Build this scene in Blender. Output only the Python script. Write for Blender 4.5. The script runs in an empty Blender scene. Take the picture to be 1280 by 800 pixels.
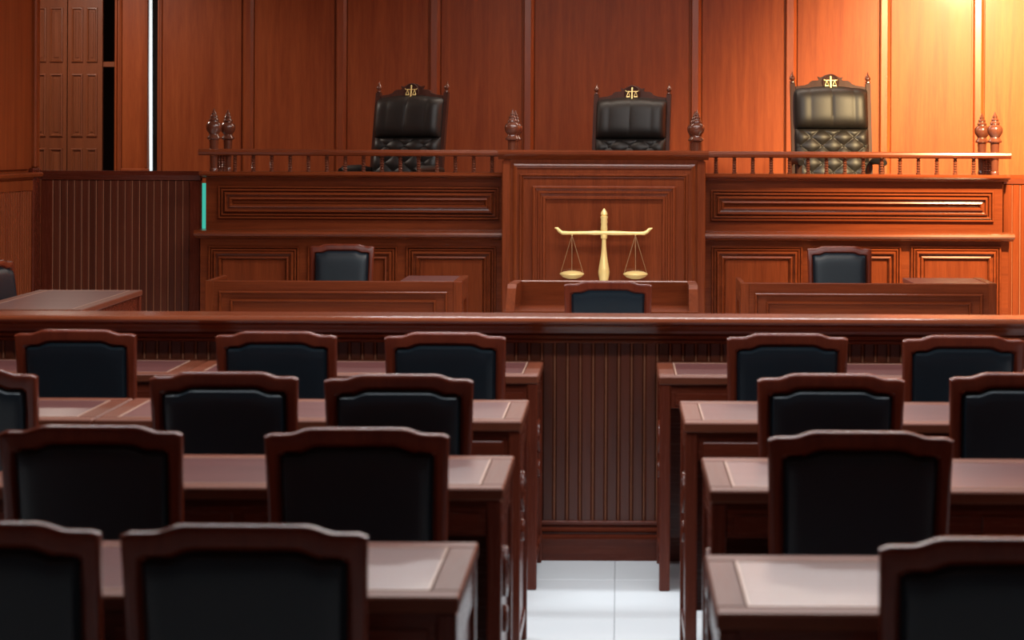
import bpy, math, random
from mathutils import Vector, Matrix
random.seed(7)
scene = bpy.context.scene
COL = scene.collection

# ------------------------------------------------------------------ camera
F = 2450.0            # focal length in pixels of the 1280 wide frame
VX, VY = 775.0, 183.0 # principal point (vanishing point of the depth lines)
HC = 1.60             # eye height
ROLL = 0.0045
cam = bpy.data.cameras.new('camera')
cam.sensor_width = 36.0
cam.lens = F / 1280.0 * 36.0
cam.shift_x = (640.0 - VX) / 1280.0
cam.shift_y = -(400.0 - VY) / 1280.0
cam.clip_end = 100
cam.dof.use_dof = True
cam.dof.focus_distance = 13.0
cam.dof.aperture_fstop = 5.0
camo = bpy.data.objects.new('camera', cam)
COL.objects.link(camo)
camo.location = (0, 0, HC)
camo.rotation_euler = (math.pi / 2, -ROLL, 0)
scene.camera = camo

# ------------------------------------------------------------------ light
world = bpy.data.worlds.new('world')
scene.world = world
world.use_nodes = True
world.node_tree.nodes['Background'].inputs[0].default_value = (0.85, 0.92, 1.0, 1)
world.node_tree.nodes['Background'].inputs[1].default_value = 0.03

def area(name, loc, target, sx, sy, power, color):
    l = bpy.data.lights.new(name, 'AREA')
    l.shape = 'RECTANGLE'; l.size = sx; l.size_y = sy
    l.energy = power; l.color = color
    o = bpy.data.objects.new(name, l); COL.objects.link(o)
    o.location = loc
    d = Vector(target) - Vector(loc)
    o.rotation_euler = d.to_track_quat('-Z', 'Y').to_euler()
    return o

def spot(name, loc, target, power, color, angle, blend, radius):
    l = bpy.data.lights.new(name, 'SPOT')
    l.energy = power; l.color = color; l.spot_size = math.radians(angle)
    l.spot_blend = blend; l.shadow_soft_size = radius
    o = bpy.data.objects.new(name, l); COL.objects.link(o)
    o.location = loc
    d = Vector(target) - Vector(loc)
    o.rotation_euler = d.to_track_quat('-Z', 'Y').to_euler()
    return o

COOL = (0.90, 0.96, 1.0)
WARM = (1.0, 0.72, 0.36)
area('ceiling_panel_well', (0.2, 10.2, 3.36), (0.2, 10.2, 0), 3.6, 0.3, 95, (1.0, 0.93, 0.86))
area('ceiling_panel_clerks', (0.2, 12.5, 3.36), (0.2, 12.5, 0), 3.8, 0.3, 90, (0.95, 0.95, 0.95))
area('ceiling_panel_aisle', (0.0, 7.0, 3.36), (0.0, 7.0, 0), 5.0, 0.3, 150, COOL)
area('ceiling_panel_gallery', (0.0, 5.2, 3.36), (0.0, 5.2, 0), 5.0, 0.25, 95, COOL)
area('ceiling_panel_bench', (0.2, 15.2, 3.36), (0.2, 15.2, 0), 3.6, 0.3, 44, (1.0, 0.85, 0.7))
area('ceiling_panel_recess', (-4.6, 15.6, 3.36), (-4.6, 15.6, 0), 0.5, 0.5, 55, (1.0, 0.88, 0.75))  # added fill lamp to brighten the door in the recess
spot('warm_spot_bench_corner', (3.40, 14.4, 3.34), (3.55, 17.0, 1.95), 4200, WARM, 106, 1.0, 0.25)
spot('warm_spot_bench', (3.0, 11.9, 3.34), (3.0, 14.4, 1.3), 2800, WARM, 78, 1.0, 0.10)

vs = scene.view_settings
vs.view_transform = 'Standard'
vs.look = 'None'
vs.gamma = 1.0
vs.use_curve_mapping = False
vs.exposure = 0.0
scene.cycles.use_denoising = True
scene.cycles.max_bounces = 8
scene.cycles.sample_clamp_indirect = 4.0

# ------------------------------------------------------------------ pixel -> place
def at(px, py, Y):
    dx, dy = px - VX, py - VY
    x = dx + ROLL * dy
    y = dy - ROLL * dx
    return x * Y / F, HC - y * Y / F
def PX(px, Y, py=VY): return at(px, py, Y)[0]
def PZ(px, py, Y): return at(px, py, Y)[1]

# ------------------------------------------------------------------ materials
def nodes_of(name):
    m = bpy.data.materials.new(name); m.use_nodes = True
    nt = m.node_tree
    return m, nt, nt.nodes['Principled BSDF']

def wood(name, dark, light, axis='z', rough=0.32, coat=0.25, scale=1.0, vary=0.25, spec=0.4):
    m, nt, b = nodes_of(name)
    N, L = nt.nodes, nt.links
    geo = N.new('ShaderNodeNewGeometry')
    mp = N.new('ShaderNodeMapping')
    s = {'x': (0.9, 16, 16), 'y': (16, 0.9, 16), 'z': (16, 16, 0.9)}[axis]
    mp.inputs['Scale'].default_value = [v * scale for v in s]
    oi = N.new('ShaderNodeObjectInfo')
    off = N.new('ShaderNodeVectorMath'); off.operation = 'SCALE'
    comb = N.new('ShaderNodeCombineXYZ')
    L.new(oi.outputs['Random'], comb.inputs[0]); L.new(oi.outputs['Random'], comb.inputs[1]); L.new(oi.outputs['Random'], comb.inputs[2])
    L.new(comb.outputs[0], off.inputs[0]); off.inputs['Scale'].default_value = 7.0
    add = N.new('ShaderNodeVectorMath'); add.operation = 'ADD'
    L.new(geo.outputs['Position'], add.inputs[0]); L.new(off.outputs[0], add.inputs[1])
    L.new(add.outputs[0], mp.inputs['Vector'])
    n1 = N.new('ShaderNodeTexNoise'); n1.inputs['Scale'].default_value = 1.0
    n1.inputs['Detail'].default_value = 5; n1.inputs['Roughness'].default_value = 0.6; n1.inputs['Distortion'].default_value = 0.4
    L.new(mp.outputs[0], n1.inputs['Vector'])
    n2 = N.new('ShaderNodeTexNoise'); n2.inputs['Scale'].default_value = 7.0
    n2.inputs['Detail'].default_value = 3; n2.inputs['Roughness'].default_value = 0.7
    L.new(mp.outputs[0], n2.inputs['Vector'])
    mx = N.new('ShaderNodeMix'); mx.data_type = 'FLOAT'; mx.inputs[0].default_value = 0.35
    L.new(n1.outputs['Fac'], mx.inputs[2]); L.new(n2.outputs['Fac'], mx.inputs[3])
    cr = N.new('ShaderNodeValToRGB')
    cr.color_ramp.elements[0].position = 0.32; cr.color_ramp.elements[0].color = (*dark, 1)
    cr.color_ramp.elements[1].position = 0.68; cr.color_ramp.elements[1].color = (*light, 1)
    L.new(mx.outputs[0], cr.inputs[0])
    hsv = N.new('ShaderNodeHueSaturation')
    mr = N.new('ShaderNodeMapRange'); mr.inputs[3].default_value = 1 - vary; mr.inputs[4].default_value = 1 + vary
    L.new(oi.outputs['Random'], mr.inputs[0]); L.new(mr.outputs[0], hsv.inputs['Value'])
    L.new(cr.outputs[0], hsv.inputs['Color'])
    L.new(hsv.outputs[0], b.inputs['Base Color'])
    rr = N.new('ShaderNodeMapRange'); rr.inputs[3].default_value = rough * 0.85; rr.inputs[4].default_value = rough * 1.2
    L.new(n2.outputs['Fac'], rr.inputs[0]); L.new(rr.outputs[0], b.inputs['Roughness'])
    b.inputs['Coat Weight'].default_value = coat
    b.inputs['Specular IOR Level'].default_value = spec
    b.inputs['Coat Roughness'].default_value = 0.18
    bp = N.new('ShaderNodeBump'); bp.inputs['Strength'].default_value = 0.06; bp.inputs['Distance'].default_value = 0.002
    L.new(n2.outputs['Fac'], bp.inputs['Height']); L.new(bp.outputs[0], b.inputs['Normal'])
    return m

def leather(name, col, rough=0.4, bump=0.15, spec=0.5):
    m, nt, b = nodes_of(name)
    N, L = nt.nodes, nt.links
    tc = N.new('ShaderNodeTexCoord')
    v = N.new('ShaderNodeTexVoronoi'); v.inputs['Scale'].default_value = 260
    L.new(tc.outputs['Object'], v.inputs['Vector'])
    n = N.new('ShaderNodeTexNoise'); n.inputs['Scale'].default_value = 9; n.inputs['Detail'].default_value = 4
    L.new(tc.outputs['Object'], n.inputs['Vector'])
    cr = N.new('ShaderNodeValToRGB')
    cr.color_ramp.elements[0].color = (*[c * 0.8 for c in col], 1); cr.color_ramp.elements[1].color = (*[c * 1.25 for c in col], 1)
    L.new(n.outputs['Fac'], cr.inputs[0]); L.new(cr.outputs[0], b.inputs['Base Color'])
    b.inputs['Roughness'].default_value = rough
    b.inputs['Specular IOR Level'].default_value = spec
    bp = N.new('ShaderNodeBump'); bp.inputs['Strength'].default_value = bump; bp.inputs['Distance'].default_value = 0.001
    L.new(v.outputs['Distance'], bp.inputs['Height']); L.new(bp.outputs[0], b.inputs['Normal'])
    return m

def plain(name, col, rough=0.5, metal=0.0, noise=0.08, emit=None, estr=0.0):
    m, nt, b = nodes_of(name)
    N, L = nt.nodes, nt.links
    tc = N.new('ShaderNodeNewGeometry')
    n = N.new('ShaderNodeTexNoise'); n.inputs['Scale'].default_value = 6; n.inputs['Detail'].default_value = 4
    L.new(tc.outputs['Position'], n.inputs['Vector'])
    cr = N.new('ShaderNodeValToRGB')
    cr.color_ramp.elements[0].color = (*[c * (1 - noise) for c in col], 1)
    cr.color_ramp.elements[1].color = (*[min(1, c * (1 + noise)) for c in col], 1)
    L.new(n.outputs['Fac'], cr.inputs[0]); L.new(cr.outputs[0], b.inputs['Base Color'])
    b.inputs['Roughness'].default_value = rough; b.inputs['Metallic'].default_value = metal
    if emit:
        b.inputs['Emission Color'].default_value = (*emit, 1); b.inputs['Emission Strength'].default_value = estr
    return m

WALL_D, WALL_L = (0.165, 0.028, 0.006), (0.27, 0.060, 0.014)
BEN_D, BEN_L = (0.105, 0.0195, 0.006), (0.195, 0.041, 0.0115)
CH_D, CH_L = (0.080, 0.014, 0.007), (0.130, 0.025, 0.011)
M = {
    'wall_z': wood('veneer_wall', WALL_D, WALL_L, 'z', 0.46, 0.04, 1.0, 0.08, 0.2),
    'batten': wood('veneer_batten', WALL_D, WALL_L, 'z', 0.34, 0.2, 1.0, 0.06),
    'door': wood('door_wood', (0.115, 0.031, 0.012), (0.18, 0.052, 0.02), 'z', 0.35, 0.2, 1.0, 0.05),
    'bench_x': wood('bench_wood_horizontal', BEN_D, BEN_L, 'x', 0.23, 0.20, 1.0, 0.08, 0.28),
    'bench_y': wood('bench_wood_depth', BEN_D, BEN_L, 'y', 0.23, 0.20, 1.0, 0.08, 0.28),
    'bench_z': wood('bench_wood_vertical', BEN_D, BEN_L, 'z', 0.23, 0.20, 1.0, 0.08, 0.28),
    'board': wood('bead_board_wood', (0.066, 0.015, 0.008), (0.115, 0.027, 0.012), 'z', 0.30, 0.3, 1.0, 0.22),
    'desk_x': wood('desk_wood_horizontal', CH_D, CH_L, 'x', 0.26, 0.15, 1.0, 0.1, 0.22),
    'desk_y': wood('desk_wood_depth', CH_D, CH_L, 'y', 0.26, 0.15, 1.0, 0.1, 0.22),
    'desk_z': wood('desk_wood_vertical', CH_D, CH_L, 'z', 0.26, 0.15, 1.0, 0.1, 0.22),
    'inlay': wood('desk_inlay', (0.12, 0.043, 0.040), (0.17, 0.062, 0.056), 'x', 0.30, 0.45, 0.8, 0.05),
    'bead': wood('pale_bead_wood', (0.30, 0.12, 0.065), (0.38, 0.16, 0.09), 'z', 0.35, 0.3, 1.0, 0.02),  # bead strips in a paler tone than the boards
    'top_x': wood('desk_border_x', (0.105, 0.027, 0.013), (0.16, 0.042, 0.020), 'x', 0.42, 0.0, 1.0, 0.1, 0.2),
    'top_y': wood('desk_border_y', (0.105, 0.027, 0.013), (0.16, 0.042, 0.020), 'y', 0.42, 0.0, 1.0, 0.1, 0.2),
    'line': wood('inlay_line', (0.38, 0.22, 0.16), (0.48, 0.28, 0.2), 'x', 0.35, 0.3, 1.0, 0.02),
    'chair': wood('chair_wood', (0.088, 0.0145, 0.007), (0.140, 0.026, 0.011), 'z', 0.22, 0.18, 1.0, 0.12, 0.25),
    'turned': wood('turned_wood', (0.085, 0.024, 0.013), (0.14, 0.042, 0.022), 'z', 0.2, 0.5, 1.0, 0.05),
    'dark_chair': wood('judge_chair_wood', (0.040, 0.014, 0.010), (0.075, 0.026, 0.017), 'z', 0.5, 0.0, 1.0, 0.05, 0.2),
    'pad': leather('navy_leather', (0.005, 0.012, 0.018), 0.36, spec=0.4),
    'black': leather('black_leather', (0.013, 0.0105, 0.009), 0.46, spec=0.4),
    'gold': plain('gold_paint', (1.0, 0.76, 0.30), 0.26, 0.25, 0.02),
    'chain': plain('chain_metal', (0.30, 0.16, 0.07), 0.4, 0.6),
    'tile': plain('white_tile', (0.80, 0.83, 0.85), 0.22, 0.0, 0.03),
    'grout': plain('grout', (0.45, 0.46, 0.47), 0.8),
    'plaster': plain('cream_plaster', (0.66, 0.50, 0.42), 0.8, 0.0, 0.02),
    'daylight': plain('daylit_glass', (0.8, 0.9, 0.9), 0.2, 0.0, 0.02, (0.75, 0.88, 0.92), 0.75),
    'teal': plain('teal_lit_glass', (0.1, 0.6, 0.5), 0.2, 0.0, 0.02, (0.06, 0.62, 0.46), 0.75),
    'void': plain('dark_lining', (0.02, 0.012, 0.01), 0.7),  # near-black colour stands in for the shade behind the gaps
    'black_metal': plain('black_metal', (0.02, 0.02, 0.02), 0.4, 0.5),
}

# ------------------------------------------------------------------ mesh helpers
class MB:
    def __init__(s): s.v = []; s.f = []
    def add(s, vs_, fs_):
        k = len(s.v); s.v += [tuple(p) for p in vs_]; s.f += [tuple(i + k for i in f) for f in fs_]; return s
    def box(s, x0, x1, y0, y1, z0, z1, c=0.0):
        if c <= 0:
            v = [(x, y, z) for z in (z0, z1) for y in (y0, y1) for x in (x0, x1)]
            return s.add(v, [(0, 2, 3, 1), (4, 5, 7, 6), (0, 1, 5, 4), (2, 6, 7, 3), (0, 4, 6, 2), (1, 3, 7, 5)])
        c = min(c, (x1 - x0) * .45, (y1 - y0) * .45, (z1 - z0) * .45)
        # chamfered box: three verts per corner
        v = []; ix = {}
        for a, x in enumerate((x0, x1)):
            for b, y in enumerate((y0, y1)):
                for d, z in enumerate((z0, z1)):
                    sx, sy, sz = (1 - 2 * a) * c, (1 - 2 * b) * c, (1 - 2 * d) * c
                    for t, p in enumerate(((x, y + sy, z + sz), (x + sx, y, z + sz), (x + sx, y + sy, z))):
                        ix[a, b, d, t] = len(v); v.append(p)
        f = []
        for a in (0, 1):
            q = [ix[a, 0, 0, 0], ix[a, 1, 0, 0], ix[a, 1, 1, 0], ix[a, 0, 1, 0]]; f.append(q if a else q[::-1])
            q = [ix[0, a, 0, 1], ix[0, a, 1, 1], ix[1, a, 1, 1], ix[1, a, 0, 1]]; f.append(q if a else q[::-1])
            q = [ix[0, 0, a, 2], ix[1, 0, a, 2], ix[1, 1, a, 2], ix[0, 1, a, 2]]; f.append(q if a else q[::-1])
        def edge(q, flip): f.append(q[::-1] if flip else q)
        for a in (0, 1):
            for b in (0, 1):
                e = (a + b) % 2
                edge([ix[a, b, 0, 0], ix[a, b, 0, 1], ix[a, b, 1, 1], ix[a, b, 1, 0]], e == 1)
                edge([ix[a, 0, b, 2], ix[a, 0, b, 0], ix[a, 1, b, 0], ix[a, 1, b, 2]], e == 1)
                edge([ix[0, a, b, 1], ix[0, a, b, 2], ix[1, a, b, 2], ix[1, a, b, 1]], e == 1)
        for a in (0, 1):
            for b in (0, 1):
                for d in (0, 1):
                    q = [ix[a, b, d, 0], ix[a, b, d, 1], ix[a, b, d, 2]]
                    f.append(q)
        return s.add(v, f)
    def prism(s, prof, a0, a1, axis='x'):
        # prof: closed list of 2-D points; axis x -> (y,z); y -> (x,z); z -> (x,y)
        n = len(prof)
        def P(p, a):
            return {'x': (a, p[0], p[1]), 'y': (p[0], a, p[1]), 'z': (p[0], p[1], a)}[axis]
        v = [P(p, a0) for p in prof] + [P(p, a1) for p in prof]
        f = [tuple(range(n))[::-1], tuple(range(n, 2 * n))]
        f += [(i, (i + 1) % n, n + (i + 1) % n, n + i) for i in range(n)]
        return s.add(v, f)
    def lathe(s, prof, cx=0, cy=0, cz=0, n=16):
        v = []; f = []
        for r, z in prof:
            for k in range(n):
                a = 2 * math.pi * k / n
                v.append((cx + r * math.cos(a), cy + r * math.sin(a), cz + z))
        for i in range(len(prof) - 1):
            for k in range(n):
                k2 = (k + 1) % n
                f.append((i * n + k, i * n + k2, (i + 1) * n + k2, (i + 1) * n + k))
        f.append(tuple(range(n))[::-1]); f.append(tuple((len(prof) - 1) * n + k for k in range(n)))
        return s.add(v, f)
    def tube(s, pts, r, n=8):
        pts = [Vector(p) for p in pts]
        rs = r if isinstance(r, (list, tuple)) else [r] * len(pts)
        v = []; f = []
        for i, p in enumerate(pts):
            d = (pts[min(i + 1, len(pts) - 1)] - pts[max(i - 1, 0)]).normalized()
            u = d.cross(Vector((0, 0, 1)))
            if u.length < 1e-3: u = d.cross(Vector((0, 1, 0)))
            u.normalize(); w = d.cross(u)
            for k in range(n):
                a = 2 * math.pi * k / n
                q = p + (u * math.cos(a) + w * math.sin(a)) * rs[i]; v.append(tuple(q))
        for i in range(len(pts) - 1):
            for k in range(n):
                k2 = (k + 1) % n
                f.append((i * n + k, (i + 1) * n + k, (i + 1) * n + k2, i * n + k2))
        f.append(tuple(range(n))); f.append(tuple((len(pts) - 1) * n + k for k in range(n))[::-1])
        return s.add(v, f)
    def rect_molding(s, x0, x1, z0, z1, y, prof):
        # mitred moulding round a rectangle on a wall facing -Y; prof = [(inset, proud)...]
        v = []; f = []; n = len(prof)
        for d, h in prof:
            v += [(x0 + d, y - h, z0 + d), (x1 - d, y - h, z0 + d), (x1 - d, y - h, z1 - d), (x0 + d, y - h, z1 - d)]
        for i in range(n):
            j = (i + 1) % n
            for k in range(4):
                k2 = (k + 1) % 4
                f.append((i * 4 + k, i * 4 + k2, j * 4 + k2, j * 4 + k))
        return s.add(v, f)
    def ring(s, O, I, y0, y1, c, yf=None):
        # solid between an outer and an inner closed outline (x,z); chamfered outer edge
        n = len(O); v = []; f = []
        def toward(o, i): 
            d = Vector((i[0] - o[0], i[1] - o[1])); d.normalize(); return (o[0] + d.x * c, o[1] + d.y * c)
        OI = [toward(o, i) for o, i in zip(O, I)]
        IO = [toward(i, o) for o, i in zip(O, I)]
        def mid(k): return [(o[0] + (q[0] - o[0]) * k, o[1] + (q[1] - o[1]) * k) for o, q in zip(O, OI)]
        A, B = mid(.62), mid(.29); C = mid(.08)
        rings = [(OI, y0), (A, y0 + c * .08), (B, y0 + c * .29), (C, y0 + c * .62), (O, y0 + c), (O, y1 - c), (C, y1 - c * .62), (B, y1 - c * .29), (A, y1 - c * .08), (OI, y1), (IO, y1), (I, y1 - c), (I, y0 + c), (IO, y0)]
        for R, y in rings:
            for p in R: v.append((p[0], y + (yf(p[1]) if yf else 0), p[1]))
        m = len(rings)
        for a in range(m):
            b = (a + 1) % m
            for k in range(n):
                k2 = (k + 1) % n
                f.append((a * n + k, a * n + k2, b * n + k2, b * n + k))
        return s.add(v, f)
    def grid(s, fn, nu, nv):
        v = [fn(i / nu, j / nv) for j in range(nv + 1) for i in range(nu + 1)]
        f = [(j * (nu + 1) + i, j * (nu + 1) + i + 1, (j + 1) * (nu + 1) + i + 1, (j + 1) * (nu + 1) + i) for j in range(nv) for i in range(nu)]
        return s.add(v, f)
    def build(s, name, mat, parent=None, loc=(0, 0, 0), smooth=False):
        me = bpy.data.meshes.new(name)
        me.from_pydata(s.v, [], s.f); me.update()
        import bmesh
        bm = bmesh.new(); bm.from_mesh(me)
        bmesh.ops.recalc_face_normals(bm, faces=bm.faces)
        bm.to_mesh(me); bm.free()
        me.materials.append(M[mat])
        if smooth:
            for p in me.polygons: p.use_smooth = True
            try: me.set_sharp_from_angle(angle=math.radians(38))
            except Exception: pass
        return link(name, me, parent, loc)

def link(name, me, parent=None, loc=(0, 0, 0)):
    o = bpy.data.objects.new(name, me); COL.objects.link(o)
    o.parent = parent; o.location = loc
    return o
def thing(name, label, cat, loc=(0, 0, 0), rz=0.0, group=None):
    o = bpy.data.objects.new(name, None); COL.objects.link(o)
    o.empty_display_size = 0.1
    o.location = loc; o.rotation_euler = (0, 0, rz)
    o['label'] = label; o['category'] = cat
    if group: o['group'] = group
    return o
def tag(o, label, cat, group=None):
    o['label'] = label; o['category'] = cat
    if group: o['group'] = group
    return o
def struct(o, label=None):
    o['kind'] = 'structure'
    if label: o['label'] = label; o['category'] = label.split()[-1] if False else o.name.split('_')[0]
    return o
def copy_tree(o, parent=None):
    c = o.copy(); COL.objects.link(c); c.parent = parent
    for ch in list(o.children): copy_tree(ch, c)
    return c
def neg(o): return tuple(-v for v in o.location)   # lets a part's mesh be written in room coordinates

# ------------------------------------------------------------------ room shell
CX = -0.12                         # axis of the bench
XL, XR = -4.19, 3.95
YB = 17.0                          # panelled wall behind the judges
ZC = 3.40
floor = MB().box(XL - 1.4, XR + .2, -2.2, 18.4, -0.10, -0.006).build('floor', 'grout')
struct(floor, 'white tiled courtroom floor with thin grey joints')
ts = 0.60
tile_me = None
for i in range(-7, 7):
    for j in range(20):
        x = -0.012 + i * ts; y = 7.235 + (j - 9) * ts
        if x + ts < XL or x > XR - 0.02: continue
        if tile_me is None:
            o = MB().box(0.0015, ts - 0.0015, 0.0015, ts - 0.0015, -0.006, 0.0, 0.001).build('tile', 'tile', floor, (x, y, 0)); tile_me = o.data
        else:
            link('tile', tile_me, floor, (x, y, 0))
ceil = struct(MB().box(XL - 1.4, XR + .2, -2.2, 18.4, ZC, ZC + .1).build('ceiling', 'plaster'), 'plain cream plaster ceiling above the courtroom')
struct(MB().box(XR, XR + .15, -2.2, 18.2, 0, ZC).build('wall_right', 'wall_z'), 'brown wood veneer wall beside the warm-lit bench end')
struct(MB().box(XL - 1.3, XR, -2.2, -2.05, 0, ZC).build('wall_rear', 'wall_z'), 'brown veneer wall behind the public seats')
struct(MB().box(XL - 1.35, XL - 1.2, 13.95, 18.2, 0, ZC).build('wall_recess', 'wall_z'), 'brown wood wall of the side recess')
struct(MB().box(XL - 1.2, XR, 18.05, 18.2, 0, ZC).build('wall_corridor', 'void'), 'corridor wall coloured as dark shade beyond the door gap')

# panelled back wall
xb0 = PX(196.5, YB)
wall = MB().box(xb0, XR, YB, YB + .12, 0, ZC).build('wall_back', 'wall_z')
struct(wall, 'red brown veneer panel wall with battens behind the judges')
battens = [(196.5, 203), (303, 318), (419, 434), (536, 551), (653, 668), (862, 877), (980, 996), (1098, 1113), (1215, 1230), (1333, 1348)]
edges = []
for a, b in battens:
    x0, x1 = PX(a, YB, 60), PX(b, YB, 60); edges.append((x0, x1))
    w = x1 - x0
    MB().prism([(0.012, 0), (0.012, -.018), (0.022, -.030), (w - .03, -.030), (w - .004, -.012), (w, 0)], 0.75, ZC - .02, 'z').build('batten', 'batten', wall, (x0, YB, 0))
for (a0, a1), (b0, b1) in zip(edges[:-1], edges[1:]):
    MB().box(a1 + .004, b0 - .004, YB - .012, YB, 0.75, ZC - .02, .004).build('panel', 'wall_z', wall)
MB().box(edges[-1][1] + .004, XR - .01, YB - .012, YB, 0.75, ZC - .02, .004).build('panel', 'wall_z', wall)

# left part of the back wall: panelled folding door, dark gap, jamb, board, daylight slit
YD = 17.02
def leaf(px0, px1, cols, label, handle):
    x0, x1 = PX(px0, YD, 100), PX(px1, YD, 100)
    d = MB().box(x0, x1, YD, YD + .045, 0.02, 3.15, .003).build(handle, 'door')
    d['kind'] = 'structure'; d['label'] = label; d['category'] = 'door'
    for c0, c1 in cols:
        for r0, r1 in ((-74, -5), (9, 78), (92, 171), (185, 264), (278, 357)):
            a, b = PX(c0, YD, 100), PX(c1, YD, 100)
            zt, zb = PZ(90, r0, YD), PZ(90, r1, YD)
            k = MB().rect_molding(a, b, zb, zt, YD + .002, [(0, 0), (.004, .014), (.014, .016), (.022, .004), (.022, 0)]).build('panel_molding', 'door', d)
            MB().box(a + .035, b - .035, YD - .006, YD + .002, zb + .04, zt - .04, .006).build('raised_panel', 'door', d)
leaf(36, 83.5, ((40, 58), (62, 79)), 'brown wooden door leaf with stacked raised panels beside the wall end', 'door_1')
leaf(84.5, 128, ((89, 104), (108, 122)), 'brown wooden door leaf with stacked raised panels beside the dark gap', 'door_2')
x0, x1 = PX(128, YD, 80), PX(144, YD, 80)
struct(MB().box(x0, x1, YD + .01, YD + .05, PZ(136, 84, YD), PZ(136, 77, YD), .006).build('trim_1', 'door'), 'short wooden cross rail spanning the dark door gap')
x0, x1 = PX(143, YD, 80), PX(152, YD, 80)
tr = MB().prism([(x0, YD + .08), (x0, YD), (x0 + .012, YD - .03), (x0 + .026, YD - .03), (x0 + .032, YD - .012), (x0 + .045, YD - .012), (x1, YD + .0), (x1, YD + .08)], 0, 3.2, 'z').build('trim_2', 'wall_z')
struct(tr, 'vertical wooden door jamb with moulded edge beside the dark gap')
x0, x1 = PX(152.5, YD, 80), PX(185, YD, 80)
wl = struct(MB().box(x0, x1, YD, YD + .08, 0, 3.2, .004).build('wall_pier', 'wall_z'), 'plain brown wooden pier between door jamb and daylight slit')
MB().box(x0, x1 + .02, YD - .05, YD, PZ(170, 215, YD), PZ(170, 210.5, YD), .008).build('ledge', 'wall_z', wl)
MB().box(x1 - .022, x1 - .002, YD - .012, YD, PZ(170, 210, YD), 3.2, .004).build('edge_bead', 'wall_z', wl)
xt, xb = PX(185, YD + .03, 0), PX(187.5, YD + .03, 210)
MB().add([(xt, YD + .03, 3.2), (xt + .028, YD + .03, 3.2), (xb + .022, YD + .03, 0.8), (xb, YD + .03, 0.8), (xt, YD + .05, 3.2), (xt + .032, YD + .05, 3.2), (xb + .022, YD + .05, 0.8), (xb, YD + .05, 0.8)],
         [(0, 3, 2, 1), (4, 5, 6, 7), (0, 1, 5, 4), (3, 7, 6, 2), (0, 4, 7, 3), (1, 2, 6, 5)]).build('window_1', 'daylight')
struct(bpy.data.objects['window_1'], 'narrow white daylight slit between wooden pier and back wall')

# left side wall with bead board dado and bullnose cap
wl = MB().box(XL - .2, XL - .02, -2.05, 14.10, 0, ZC).build('wall_left', 'wall_z')
struct(wl, 'side wall with bead board dado below and veneer panel above')
zc = PZ(25, 216, 13.7)
MB().prism([(XL - .03, zc), (XL - .03, zc - .05), (XL, zc - .055), (XL + .02, zc - .035), (XL + .045, zc - .03), (XL + .05, zc - .012), (XL + .04, zc)], 2.0, 14.08, 'y').build('dado_cap', 'wall_z', wl)
MB().box(XL - .03, XL + .012, 2.0, 14.06, zc - .13, zc - .055, .004).build('dado_rail', 'wall_z', wl)
bb = MB(); y = 2.0
while y < 14.02:
    bb.prism([(XL - .03, y), (XL - .006, y), (XL + .004, y + .006), (XL + .004, y + .030), (XL - .006, y + .036), (XL - .03, y + .036)], 0.0, zc - .13, 'z'); y += .053
o = bb.build('bead_board', 'wall_z', wl); o['kind'] = 'stuff'
MB().box(XL - .03, XL + .0, 2.0, 13.9, zc + .02, ZC - .05, .004).build('panel', 'wall_z', wl)
MB().box(XL - .06, XL + .02, 13.95, 14.12, 0, zc + .03, .01).build('end_post', 'desk_z', wl)
MB().box(XL - .06, XL + .012, 14.02, 14.12, zc + .03, ZC - .05, .012).build('corner_trim', 'wall_z', wl)

# ------------------------------------------------------------------ partition screens each side of the bench
BOARD_CACHE = {}
def board_row(parent, x0, x1, pitch, y, z0, z1, mat='board', proud=.012):
    n = max(1, round((x1 - x0) / pitch)); p = (x1 - x0) / n
    bd = MB()
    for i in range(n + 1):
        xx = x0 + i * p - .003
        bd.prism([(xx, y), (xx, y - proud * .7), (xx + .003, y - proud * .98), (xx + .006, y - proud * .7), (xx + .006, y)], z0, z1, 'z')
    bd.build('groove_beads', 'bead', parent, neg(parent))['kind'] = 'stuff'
    key = (round(p, 4), round(z1 - z0, 3), mat, proud)
    for i in range(n):
        pos = (x0 + i * p - parent.location.x, y - parent.location.y, z0 - parent.location.z)
        if key not in BOARD_CACHE:
            g = .0042; c = min(.005, proud * .6)
            o = MB().prism([(g, 0), (g, -proud + c), (g + c, -proud), (p - g - c, -proud), (p - g, -proud + c), (p - g, 0)], 0, z1 - z0, 'z').build('board', mat, parent, pos)
            BOARD_CACHE[key] = o.data
        else:
            link('board', BOARD_CACHE[key], parent, pos)

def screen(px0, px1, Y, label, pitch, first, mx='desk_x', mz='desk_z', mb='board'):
    x0, x1 = PX(px0, Y, 300), PX(px1, Y, 300)
    zt = 1.408
    t = thing('partition_screen', label, 'partition', ((x0 + x1) / 2, Y, 0))
    n = neg(t)
    MB().box(x0, x1, Y, Y + .05, 0, zt - .02).build('backing', mz, t, n)
    MB().prism([(Y - .03, zt), (Y - .03, zt - .03), (Y - .02, zt - .065), (Y, zt - .07), (Y + .055, zt - .07), (Y + .055, zt)], x0, x1, 'x').build('top_rail', mx, t, n)
    sl, sr = (.085, .075) if first else (.06, .02)
    MB().box(x0, x0 + sl, Y - .014, Y, 0, zt - .07, .004).build('stile', mz, t, n)
    MB().box(x1 - sr, x1, Y - .02, Y, 0, zt - .07, .004).build('stile', mz, t, n)
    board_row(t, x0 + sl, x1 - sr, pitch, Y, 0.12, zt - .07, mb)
    MB().box(x0, x1, Y - .03, Y, 0, .12, .006).build('baseboard', mx, t, n)
    return t
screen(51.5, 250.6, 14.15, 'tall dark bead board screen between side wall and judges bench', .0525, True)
screen(1254, 1420, 14.10, 'plain warm-lit board screen at the bright end of the bench', .060, False, 'bench_x', 'bench_z', 'bench_z')  # brighter bench wood puts the warm light into this screen's colour

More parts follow.
